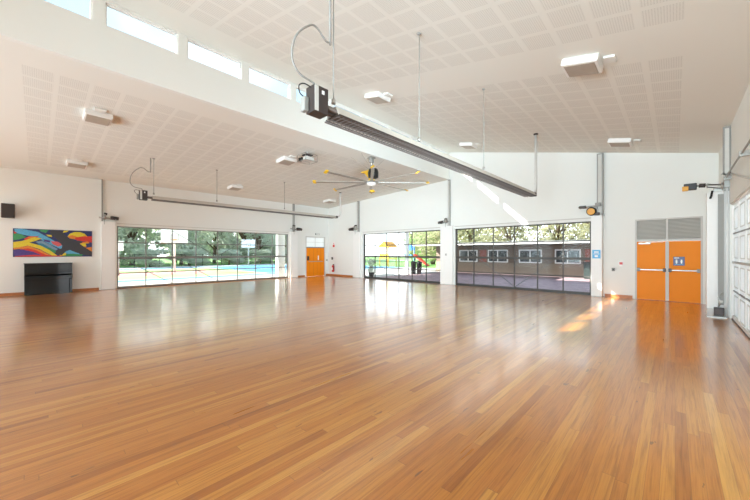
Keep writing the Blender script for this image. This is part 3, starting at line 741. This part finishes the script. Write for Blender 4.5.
# ------------------------------------------------------------------ outdoors
def ground_mat():
    m, g, b = newmat('court_surface')
    x, y, z = g.xyz()
    c = g.mix(0., s2l((196, 194, 190)), (0, 0, 0))
    nz = g.noise(g.comb(x, y), 1.5, 4.)
    conc = g.mix(nz, s2l((176, 174, 170)), s2l((202, 200, 196)))
    blue = s2l((76, 140, 178)); yg = s2l((160, 180, 112)); pk = s2l((186, 132, 122)); gr = s2l((112, 158, 84))
    f = g.m('MULTIPLY', g.rng(x, -42., -23.2), g.rng(y, 1.5, 60.))
    c = g.mix(f, conc, blue)
    f = g.m('MULTIPLY', g.rng(x, -39.5, -24.8), g.rng(y, 2.5, 13.5)); c = g.mix(f, c, yg)
    f = g.m('MULTIPLY', g.rng(x, -34., -28.), g.rng(y, 3., 11.)); c = g.mix(f, c, pk)
    for v in (-39.6, -24.8, -32.2):
        f = g.m('MULTIPLY', g.rng(x, v-.06, v+.06), g.rng(y, 1.5, 40.)); c = g.mix(f, c, (.8, .8, .8))
    f = g.m('MULTIPLY', g.m('LESS_THAN', x, -46.), g.m('GREATER_THAN', y, -60)); c = g.mix(f, c, gr)
    f = g.m('MULTIPLY', g.m('LESS_THAN', x, -14.8), g.m('GREATER_THAN', y, 30.)); c = g.mix(g.m('MULTIPLY', f, g.m('GREATER_THAN', x, -44)), c, gr)
    # purple-grey pavers in front of the brick building
    bw = g.white(g.comb(g.m('FLOOR', g.m('MULTIPLY', x, 4.)), g.m('FLOOR', g.m('MULTIPLY', y, 8.))))
    pv = g.mix(bw, s2l((150, 124, 130)), s2l((180, 152, 156)))
    f = g.m('MULTIPLY', g.rng(x, -15.2, 8.), g.rng(y, 16.2, 26.)); c = g.mix(f, c, pv)
    m.node_tree.links.new(c, b.inputs['Base Color']); b.inputs['Roughness'].default_value = .8
    return m
GM = ground_mat()
def rect_ring(mb, X0, X1, Y0, Y1, x0, x1, y0, y1, z0, z1, m):
    mb.box(X0, x0, Y0, Y1, z0, z1, m).box(x1, X1, Y0, Y1, z0, z1, m).box(x0, x1, Y0, y0, z0, z1, m).box(x0, x1, y1, Y1, z0, z1, m)
mb = MB(); rect_ring(mb, -110, 60, -60, 110, XL-.25, XR+.25, YN-.25, YB+.25, -.3, -.05, GM); S(mb, 'ground', 'paved ground and painted sports court around the hall', 'ground')

# unseen left eave, deepened to block sun, and roof edge over the back doors
S(MB().box(XL-3.1, XL-.22, YN-.2, 9.6, 3.35, 3.5, WHITE).box(XL-2.0, XL-.22, 9.6, YB+.3, 3.35, 3.5, WHITE), 'eave_left', 'unseen white eave outside left glazed door, deepened to block sun', 'eave')
S(MB().box(XL-.3, XR+.3, YN-7.5, YN-.22, 4.6, 4.8, WHITE), 'added_sun_block_near', 'unseen white slab added outside the near wall to block sun', 'eave')  # unseen slab, added to keep sun off the floor by the near wall
o = MB().box(XL-1.0, XL-.62, 11.0, 11.5, -.05, 3.35, WHITE, .01).build('verandah_post', label='sunlit white post outside the right end of long left door', cat='post')
o = MB().box(-15.5, -15.28, 19.9, 20.1, -.05, 3.6, WHITE, .01).build('verandah_post', label='white post standing outside the left back glazed door', cat='post')
S(MB().box(-20, -9.5, 16.6, 20.3, 3.6, 3.75, WHITE), 'eave_back', 'white verandah roof outside the left back door', 'eave')

# brown building
def building():
    x0, x1, y, zb, zt = -16.2, 6., 25.5, -.05, 2.25
    clad = mat('brown_cladding', (122, 104, 90), .8, noise=.1)
    nt = clad.node_tree; g = NG(clad); b = nt.nodes['Principled BSDF']
    X, Y, Z = g.xyz()
    fz = g.m('FRACT', g.m('DIVIDE', Z, .17)); ln = g.m('LESS_THAN', fz, .12)
    c = g.mix(g.m('MULTIPLY', ln, .45), s2l((128, 110, 96)), s2l((60, 50, 44))); nt.links.new(c, b.inputs['Base Color'])
    brick = mat('red_brick', (164, 92, 80), .8, noise=.2, nscale=14)
    cream = mat('cream_render', (214, 202, 180), .8)
    r = empty('school_building', ((x0+x1)/2, y+3, -.05), 'low brown clad building with white windows across the paved yard', 'building')
    part(MB().box(x0, x1, y, y+7, zb, zt, clad), 'wall', r)
    part(MB().box(-11.95, -11.36, y-.02, y, .9, 1.9, brick), 'brick_panel', r); part(MB().box(-4.45, -3.4, y-.02, y, .9, 1.9, brick), 'brick_panel', r)
    part(MB().box(x0, x1, y-.06, y, -.05, .85, mat('building_plinth', (150, 134, 116), .8, noise=.08)), 'plinth', r)
    part(MB().prism([(x0-.5, y-2.9, zt+.02), (x0-.5, y-2.9, zt+.12), (x0-.5, y+3.5, zt+.42), (x0-.5, y+8, zt+.2), (x0-.5, y+8, zt+.02)], (x1-x0+1, 0, 0), mat('roof_sheet', (128, 128, 126), .5, noise=.05)), 'roof', r)
    part(MB().box(x0-.5, x1+.5, y-3.0, y-2.9, zt, zt+.13, LGREY), 'gutter', r)
    for (a, b) in ((-13.81, -12.14), (-11.23, -9.60), (-8.77, -7.13), (-6.28, -4.68), (-2.6, -1.0)):
        w = MB(); z0, z1, t = .88, 1.90, .09
        w.box(a, b, y-.05, y, z0, z0+t, PAPER).box(a, b, y-.05, y, z1-t, z1, PAPER)
        for u in (a, (a+b)/2-t/2, b-t): w.box(u, u+t, y-.05, y, z0+t, z1-t, PAPER)
        w = part(w, 'window', r)
        part(MB().box(a+t, b-t, y-.03, y-.01, z0+t, z1-t, mat('dark_pane', (44, 50, 54), .1)), 'pane', w)
building()
o = MB().box(-4.35, -3.75, 24.5, 25.1, -.05, .95, mat('dark_green_bin', (24, 40, 36), .5), .03).box(-4.4, -3.7, 24.45, 25.15, .95, 1.05, BLACK, .02).build('wheelie_bin', label='dark bin standing by right end of the brown building', cat='bin')

# trees -----------------------------------------------------------------
def leaf_mat(name, a, b_):
    m, g, b = newmat(name)
    x, y, z = g.xyz()
    n = g.noise(g.comb(x, y, z), 1.6, 3.)
    m.node_tree.links.new(g.ramp(n, [(.3, s2l(a)), (.7, s2l(b_))]), b.inputs['Base Color'])
    b.inputs['Roughness'].default_value = .6
    tr = m.node_tree.nodes.new('ShaderNodeBsdfTranslucent'); tr.inputs[0].default_value = s2l(b_)+(1,)
    ms = m.node_tree.nodes.new('ShaderNodeMixShader'); ms.inputs[0].default_value = .55
    m.node_tree.links.new(b.outputs[0], ms.inputs[1]); m.node_tree.links.new(tr.outputs[0], ms.inputs[2])
    m.node_tree.links.new(ms.outputs[0], m.node_tree.nodes['Material Output'].inputs[0])
    return m
LF = [leaf_mat('leaf_green', (166, 178, 154), (224, 228, 214)), leaf_mat('leaf_olive', (120, 124, 92), (188, 186, 150)), leaf_mat('leaf_bright', (96, 140, 76), (168, 196, 124))]
BARK = mat('bark', (112, 94, 78), .9, noise=.2)
def tree_proto(h, w, lm, dens, seed, leaf=.28, base=.18):
    rnd = random.Random(seed)
    t = MB(); pts = []
    x = y = 0
    for i in range(7):
        pts.append((x, y, h*.75*i/6)); x += rnd.uniform(-.12, .12)*h*.1; y += rnd.uniform(-.12, .12)*h*.1
    t.tube(pts, [.035*h*(1-i*.13) for i in range(7)], BARK, 8)
    blobs = []
    for i in range(15):
        a = rnd.uniform(0, 2*PI); rr = w*.5*math.sqrt(rnd.random())*.75; z = h*rnd.uniform(base+.12, .9)
        c = Vector((rr*math.cos(a), rr*math.sin(a), z)); blobs.append((c, w*rnd.uniform(.14, .26)))
        t.tube([(pts[3][0], pts[3][1], h*.375*rnd.uniform(.5, 1)), tuple(c*.6+Vector((0, 0, h*.12))), tuple(c)], [.012*h, .008*h, .003*h], BARK, 5)
    lf = MB(); k = lf.mi(lm)
    for c, rad in blobs:
        for j in range(int(dens*rad*rad)):
            d = Vector((rnd.gauss(0, 1), rnd.gauss(0, 1), rnd.gauss(0, 1))).normalized()*rad*rnd.uniform(.55, 1.08); d.z *= .8
            p = c+d; n1 = Vector((rnd.gauss(0, 1), rnd.gauss(0, 1), rnd.gauss(0, 1))).normalized(); n2 = n1.orthogonal().normalized(); s = leaf*rnd.uniform(.6, 1.2)
            f = lf.bm.faces.new([lf.bm.verts.new(p+n1*s), lf.bm.verts.new(p+n2*s*.45), lf.bm.verts.new(p-n1*s), lf.bm.verts.new(p-n2*s*.45)]); f.material_index = k
    return t, lf
protos = []
for (h, w, lm, dn, sd, lf_, bs) in ((8.5, 8., LF[0], 130, 3, .32, .02), (9.5, 8., LF[1], 60, 5, .26, .12), (7.0, 7.5, LF[2], 90, 9, .26, .10)):
    t, l = tree_proto(h, w, lm, dn, sd, lf_, bs)
    me = []
    for nm, q in (('trunk', t), ('foliage', l)):
        d = bpy.data.meshes.new(nm); q.bm.to_mesh(d); q.bm.free()
        for mm in q.mats: d.materials.append(mm)
        me.append(d)
    protos.append(me)
def tree(kind, x, y, s, rz, label, group):
    r = empty('tree', (x, y, -.06), label, 'tree', group, rz=rz); r.scale = (s, s, s)
    for nm, d in zip(('trunk', 'foliage'), protos[kind]):
        o = bpy.data.objects.new(nm, d); col.objects.link(o); o.parent = r
G1 = 'trees behind the sports court'
spots = [(-52, 3, 1.0), (-55, 9, 1.1), (-51, 14, .9), (-54, 19.5, 1.05), (-50, 25, 1.0), (-53, 31, 1.1), (-49, 37, 1.0), (-60, 6, 1.4), (-62, 16, 1.4), (-60, 27, 1.45), (-57, 37, 1.4), (-64, 0, 1.4)]
for i, (x, y, s) in enumerate(spots):
    tree(0, x, y, s, i*1.3, 'dark green tree in the row behind the sports court', G1)
G2 = 'pale gum trees behind the brown building'
for i, (x, y, s) in enumerate([(-22, 36, .85), (-18, 37, .95), (-13.5, 36, .85), (-9, 37.5, .95), (-5, 36, .85), (-.5, 38, .95), (-26, 40, 1.)]):
    tree(1, x, y, s, i*2.1+.4, 'pale olive gum tree rising behind the brown building', G2)
G3 = 'green trees behind the playground'
for i, (x, y, s) in enumerate([(-29.5, 45, .9), (-35.5, 50, 1.0), (-24.5, 39, .75), (-41, 56, .9)]):
    tree(2, x, y, s, i*1.7, 'bright green tree behind the playground', G3)

# shrubs between the court path and the trees
for i, (x, y) in enumerate([(-47, 1), (-47.5, 5), (-47, 9.5), (-47.6, 14), (-47, 19), (-47.4, 24), (-46.8, 29)]):
    r = empty('shrub', (x, y, -.06), 'low green shrub at the foot of the trees beyond the court', 'shrub', 'shrubs beyond the sports court', rz=i*.9); r.scale = (.42, .62, .26)
    o = bpy.data.objects.new('foliage', protos[0][1]); col.objects.link(o); o.parent = r
    o = bpy.data.objects.new('trunk', protos[0][0]); col.objects.link(o); o.parent = r

# court fence
DG = mat('dark_fence_metal', (58, 60, 58), .5, .3)
r = empty('court_fence', (-45, 16, -.05), 'dark post and rail fence along the far side of the court', 'fence')
for i in range(17):
    y = -2+i*2.4; part(MB().tube([(-45, y, -.06), (-45, y, 1.5)], .035, DG, 6), 'fence_post', r)
for z in (.35, .95, 1.45): part(MB().tube([(-45, -2, z), (-45, 36.4, z)], .022, DG, 6), 'rail', r)

def hoop(x, y, s, label, ry=0.):
    r = empty('basketball_hoop', (x, y, -.05), label, 'basketball hoop', rz=ry); r.scale = (s, s, s)
    MB().tube([(0, 0, 0), (0, 0, 2.7), (.5, 0, 3.1)], .075, WHITE, 12).build('pole', parent=r)
    bb = MB().box(.55, .60, -.95, .95, 2.55, 3.75, PAPER, .01).build('backboard', parent=r)
    MB().box(.60, .605, -.3, -.26, 2.75, 3.2, GREY).box(.60, .605, .26, .3, 2.75, 3.2, GREY).box(.60, .605, -.3, .3, 3.16, 3.2, GREY).box(.60, .605, -.3, .3, 2.75, 2.79, GREY).build('target_square', parent=bb)
    MB().tube([(.85+.23*math.cos(a*PI/8), .23*math.sin(a*PI/8), 2.8) for a in range(16)], .012, AMB, 6, closed=True).box(.6, .64, -.08, .08, 2.74, 2.84, AMB).build('rim', parent=r)
    n = MB()
    for a in range(12):
        A = a*PI/6; n.tube([(.85+.23*math.cos(A), .23*math.sin(A), 2.8), (.85+.14*math.cos(A+.4), .14*math.sin(A+.4), 2.42)], .006, PAPER, 4)
    n.build('net', parent=r)
hoop(-31.0, 8.0, 1.0, 'large white basketball backboard on a pole, left of the court', math.radians(-15))
hoop(-44.2, 20.6, .95, 'small distant basketball backboard at the far side of the court', math.radians(-25))
o = MB().box(-30.4, -30.3, 3.9, 4.45, 1.8, 2.55, PAPER, .01).tube([(-30.35, 4.17, -.06), (-30.35, 4.17, 2.5)], .04, GREY, 8).build('court_sign', label='small white sign at the left edge of the court view', cat='sign')

# playground
PB = mat('play_blue', (60, 120, 200), .4); PR = mat('play_red', (206, 60, 50), .4)
r = empty('play_tower', (-25.2, 29., -.05), 'orange and yellow play tower seen through the left back door', 'play equipment')
for dx in (-.7, .7):
    for dy in (-.7, .7): part(MB().tube([(-25.2+dx, 29+dy, -.05), (-25.2+dx, 29+dy, 2.3)], .05, AMB, 8), 'tower_post', r)
part(MB().box(-25.9, -24.5, 28.3, 29.7, .95, 1.02, YEL), 'deck', r)
part(MB().prism([(-26.05, 28.1, 2.3), (-24.35, 28.1, 2.3), (-25.2, 28.1, 3.0)], (0, 1.8, 0), AMB), 'tower_roof', r)
part(MB().box(-25.85, -24.55, 28.3, 28.34, 1.05, 1.55, YEL), 'guard_panel', r)
r = empty('slide', (-25.6, 34.4, -.05), 'blue slide with red chute on the playground lawn', 'play equipment')
part(MB().tube([(-25.0, 34, -.05), (-25.0, 34, 2.6)], .06, PB, 8).tube([(-26.4, 34, -.05), (-26.4, 34, 2.6)], .06, PB, 8).box(-26.5, -24.9, 33.6, 35, 1.3, 1.4, PB).box(-26.5, -24.9, 34.0, 34.05, 2.0, 2.7, PB, .01), 'tower_frame', r)
part(MB().prism([(-24.9, 33.7, 1.3), (-24.9, 33.7, 1.5), (-22.8, 33.7, .1), (-22.8, 33.7, -.05)], (0, .6, 0), PR), 'chute', r)
for i, (x, lb) in enumerate(((-15.28, 'black bin by the white post outside the left back door, left one of two'), (-14.72, 'black bin outside the left back door, right one of two'))):
    b = empty('litter_bin', (x, 20.7, -.05), lb, 'bin')
    part(MB().lathe((x, 20.7, -.05), [(.17, 0), (.22, .9), (.23, .92)], BLACK, 18), 'body', b)
    part(MB().lathe((x, 20.7, .87), [(.24, 0), (.24, .05), (.12, .12)], DARK, 18), 'lid', b)
r = empty('potted_shrub', (-15.05, 15.6, -.05), 'dark leafy potted shrub just outside the left jamb of the back door', 'plant')
part(MB().lathe((-15.05, 15.6, -.05), [(.14, 0), (.2, .35), (.21, .38)], DARK, 16), 'pot', r)
lf = MB(); k = lf.mi(LF[0]); rnd = random.Random(4)
for j in range(420):
    d = Vector((rnd.gauss(0, .13), rnd.gauss(0, .13), rnd.uniform(.3, 1.25))); p = Vector((-15.05, 15.6, 0))+d
    n1 = Vector((rnd.gauss(0, 1), rnd.gauss(0, 1), rnd.gauss(0, 1))).normalized(); n2 = n1.orthogonal().normalized(); s = .06
    f = lf.bm.faces.new([lf.bm.verts.new(p+n1*s), lf.bm.verts.new(p+n2*s*.5), lf.bm.verts.new(p-n1*s), lf.bm.verts.new(p-n2*s*.5)]); f.material_index = k
part(lf, 'foliage', r)

# ------------------------------------------------------------------ light
W = bpy.data.worlds.new('sky'); scene.world = W; W.use_nodes = True
nt = W.node_tree; bg = nt.nodes['Background']
sd = Vector((1, 1.17, -.94)).normalized()
class WG(NG):
    def __init__(s): s.nt = nt
g = WG()
tc = nt.nodes.new('ShaderNodeTexCoord'); sp = nt.nodes.new('ShaderNodeSeparateXYZ'); nt.links.new(tc.outputs['Generated'], sp.inputs[0])
dx, dy, dz = sp.outputs
base = g.ramp(dz, [(0., (.92, .98, 1.)), (.16, (.80, .86, .92)), (.32, (.21, .28, .335)), (1., (.15, .22, .30))])
cl = g.noise(tc.outputs['Generated'], 2.6, 5.)
cf = g.ramp(cl, [(.42, (0, 0, 0)), (.62, (1, 1, 1))])
c = g.mix(g.m('MULTIPLY', cf, .12), base, (1., 1., 1.))
# brighter haze around the sun, which stands behind and to the left of the viewer
dot = g.m('ADD', g.m('ADD', g.m('MULTIPLY', dx, -sd.x), g.m('MULTIPLY', dy, -sd.y)), g.m('MULTIPLY', dz, -sd.z))
halo = g.m('POWER', g.m('MAXIMUM', dot, 0.), 2.)
SKY0, SKYH = 2.4, 0.0
st = g.m('ADD', SKY0, g.m('MULTIPLY', halo, SKYH))
nt.links.new(c, bg.inputs[0]); nt.links.new(st, bg.inputs[1])

L = bpy.data.lights.new('sun', 'SUN'); L.energy = 11.5; L.angle = math.radians(.6); L.color = (1., .95, .87)
o = bpy.data.objects.new('sun', L); col.objects.link(o); o.location = (-30, -30, 30); o.rotation_euler = sd.to_track_quat('-Z', 'Y').to_euler()

def fill_lamp(cx, cy, cz, sx, sy, d, rad, spread):
    # added fill lamp, set in an invented opening to brighten the room
    L = bpy.data.lights.new('added_fill', 'AREA'); L.shape = 'RECTANGLE'; L.size = sx; L.size_y = sy
    L.energy = rad*PI*sx*sy; L.color = (.71, .895, 1.); L.spread = math.radians(spread)
    o = bpy.data.objects.new('added_fill', L); col.objects.link(o); o.location = (cx, cy, cz)
    o.rotation_euler = Vector(d).to_track_quat('-Z', 'Z').to_euler()
def portal(cx, cy, cz, sx, sy, d):
    L = bpy.data.lights.new('daylight_portal', 'AREA'); L.shape = 'RECTANGLE'; L.size = sx; L.size_y = sy; L.cycles.is_portal = True
    o = bpy.data.objects.new('daylight_portal', L); col.objects.link(o); o.location = (cx, cy, cz)
    o.rotation_euler = Vector(d).to_track_quat('-Z', 'Z' if abs(d[2]) < .5 else 'Y').to_euler()
for a, b, h in ((-17.8, -13.0, 3.9), (-12.6, -9.0, 3.9), (-8.2, -4.2, 4.3), (-3.8, .5, 3.9)): fill_lamp((a+b)/2, YN+.01, h/2, b-a, h, (-.05, 1, .30), {-17.8: .6, -12.6: 1.3, -8.2: 1.1, -3.8: 4.0}[a], 85)
for a, b in (D1, D2): portal((a+b)/2, YB+.3, HW/2, b-a, HW, (0, -1, 0))
portal(XL-.3, sum(DL)/2, HW/2, DL[1]-DL[0], HW, (1, 0, 0))
fill_lamp(XR-.01, 3.25, HW/2, 4.1, HW, (-1, 0.62, .14), 3.4, 60); portal(XR+.25, -3.25, HW/2, 4.5, HW, (-1, 0, 0))
portal(XC-.2, 4.5, 6.6, 19.5, .55, (1, 0, 0))

# ------------------------------------------------------------------ camera
cam = bpy.data.cameras.new('camera'); cam.sensor_width = 36.; cam.lens = 318.08/750*36.; cam.shift_y = 2.84/750; cam.clip_end = 500
co = bpy.data.objects.new('camera', cam); col.objects.link(co); co.location = (0, 0, 1.65); co.rotation_euler = (PI/2, 0, math.radians(43.33))
scene.camera = co

vs = scene.view_settings
vs.view_transform = 'Standard'; vs.look = 'None'; vs.gamma = 1.0; vs.use_curve_mapping = False; vs.exposure = 1.0
scene.cycles.max_bounces = 10; scene.cycles.diffuse_bounces = 6; scene.cycles.transparent_max_bounces = 12
scene.cycles.sample_clamp_indirect = 8.; scene.cycles.use_denoising = True
scene.cycles.caustics_reflective = False; scene.cycles.caustics_refractive = False
